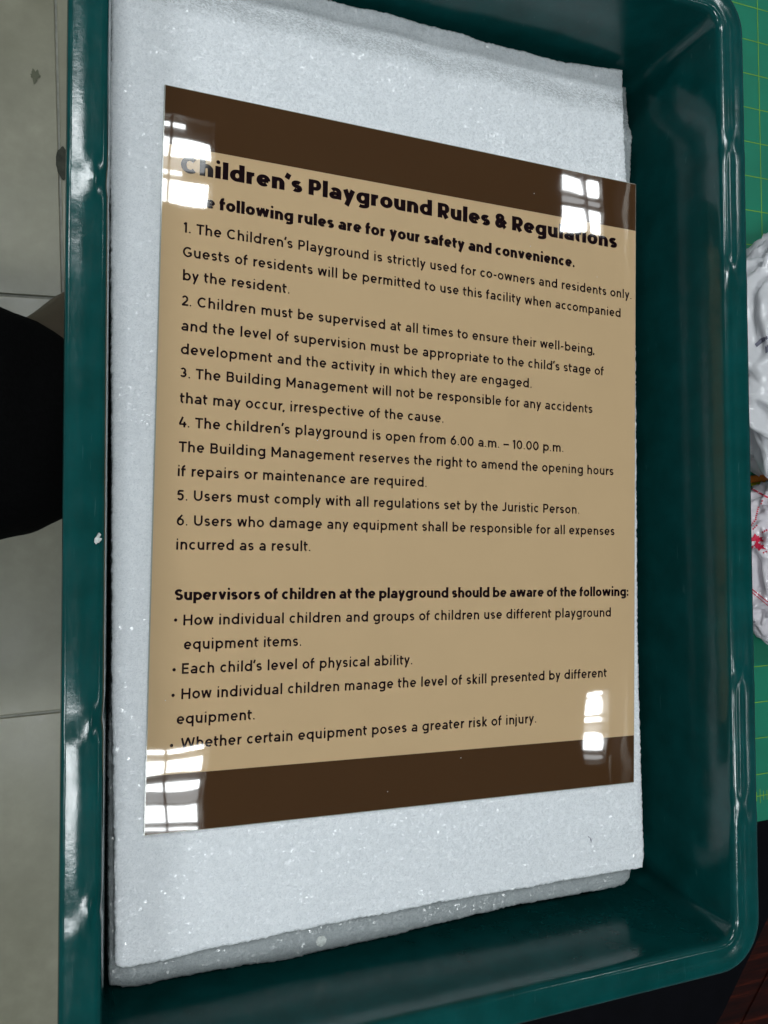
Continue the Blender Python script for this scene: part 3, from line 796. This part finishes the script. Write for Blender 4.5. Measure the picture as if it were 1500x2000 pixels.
bird = [(0, 6), (8, 2), (12, -6), (17, 0), (22, -1), (20, 3), (29, 2), (26, 6), (33, 12), (22, 10), (17, 15), (14, 10), (4, 11)]
for ox, oy, s in ((1463, 1047, .95), (1466, 1062, .95)):
    decal('red_print', T2, [(ox + a * s, oy + b * s) for a, b in bird], RED, b2)
for k, (x0, y0, x1, y1, w_) in enumerate(((1464, 1030, 1478, 1012, 1.6), (1476, 1012, 1482, 988, 1.5), (1470, 1034, 1480, 1024, 1.4), (1464, 952, 1500, 972, 1.6), (1488, 1040, 1500, 1034, 1.6), (1490, 1080, 1500, 1076, 1.4), (1468, 1150, 1500, 1176, 1.0), (1468, 1156, 1500, 1183, .8), (1486, 985, 1490, 975, 1.5))):
    L_ = math.hypot(x1 - x0, y1 - y0); nx, ny = -(y1 - y0) / L_ * w_, (x1 - x0) / L_ * w_; m = max(2, int(L_ / 4)); solid = k in (3, 6, 7)
    for q in range(m):
        a, b = q / m, (q + (1.0 if solid else .62)) / m
        decal('red_print', T2, [(x0 + (x1 - x0) * a + nx, y0 + (y1 - y0) * a + ny), (x0 + (x1 - x0) * b + nx, y0 + (y1 - y0) * b + ny), (x0 + (x1 - x0) * b - nx, y0 + (y1 - y0) * b - ny), (x0 + (x1 - x0) * a - nx, y0 + (y1 - y0) * a - ny)], RED, b2)
for poly in ([(1474, 672), (1486, 661), (1498, 656), (1500, 662), (1488, 670), (1478, 678)], [(1474, 460), (1486, 456), (1498, 458), (1499, 464), (1484, 467), (1475, 465)], [(1494, 676), (1500, 672), (1500, 688), (1495, 690)]):
    decal('grey_print', T1, poly, INKG, b1, .0005)

# small card scraps between the bags
for k, (x, y, m_) in enumerate(((1531, 930, ORANGE), (1535, 937, YELLOW))):
    c = at(x, y, ZT + .03)
    bm = bmesh.new(); s_ = .0026
    vs = [bm.verts.new((c[0] + a * s_ * 3.5 + .008, c[1] + b * s_, ZT + (.002 if d == 0 else .03) - k * .001)) for d in (0, 1) for a, b in ((-1, -1), (1, -.6), (1, 1.2), (-1, .8))]
    for f in ((3, 2, 1, 0), (4, 5, 6, 7), (0, 1, 5, 4), (1, 2, 6, 5), (2, 3, 7, 6), (3, 0, 4, 7)): bm.faces.new([vs[i] for i in f])
    tag(bm_obj('card_scrap', bm, m_), ('small orange' if k == 0 else 'small yellow') + ' card scrap wedged between the white bag and clear bag', 'card')

# ------------------------------------------------------------------ the seated person's leg at the left
person = empty('person', (-.62, .05, ZF), 'person seated left of the tray in black clothes, only the knee showing', 'person')
def limb(name, joints, mat, parent, sub=2, wrinkle=0):
    """continuous skin over a chain of joints"""
    me = bpy.data.meshes.new(name); me.from_pydata([j[0] for j in joints], [(k, k + 1) for k in range(len(joints) - 1)], [])
    o = bpy.data.objects.new(name, me); COL.objects.link(o)
    m_ = o.modifiers.new('s', 'SKIN')
    for k, j in enumerate(joints):
        me.skin_vertices[0].data[k].radius = (j[1], j[2])
    me.skin_vertices[0].data[0].use_root = True
    s2 = o.modifiers.new('d', 'SUBSURF'); s2.levels = sub; s2.render_levels = sub
    bpy.context.view_layer.update()
    nm = bpy.data.meshes.new_from_object(o.evaluated_get(bpy.context.evaluated_depsgraph_get()))
    bpy.data.objects.remove(o); nm.name = name
    if wrinkle:
        for v in nm.vertices:
            p_ = v.co; n1 = 1 - 2 * abs(noise.noise(Vector((p_.x * 14, p_.y * 9, p_.z * 9))))
            v.co = p_ + v.normal * (wrinkle * n1 + wrinkle * .5 * noise.noise(p_ * 40))
    nm.materials.clear()
    return link(name, nm, mat, parent, True)
KZ = -.48
body = limb('body', [((-.72, .06, KZ - .02), .085, .08), ((-.48, .07, KZ), .08, .075), ((-.27, .075, KZ), .07, .06), ((-.17, .11, KZ - .02), .066, .058), ((-.135, .175, KZ - .07), .060, .052), ((-.115, .225, KZ - .20), .056, .05), ((-.10, .24, KZ - .34), .036, .034), ((-.10, .25, ZF + .05), .036, .034), ((-.08, .31, ZF + .032), .038, .026), ((-.06, .38, ZF + .022), .034, .016)], SKIN, person)
tr = limb('black_trousers', [((-.80, .070, KZ - .01), .135, .10), ((-.60, .072, KZ), .142, .10), ((-.44, .074, KZ), .142, .095), ((-.32, .074, KZ), .140, .09), ((-.24, .070, KZ), .122, .085), ((-.180, .062, KZ - .01), .104, .075), ((-.150, .058, KZ - .04), .08, .06)], CLOTH, person, 3, .005)
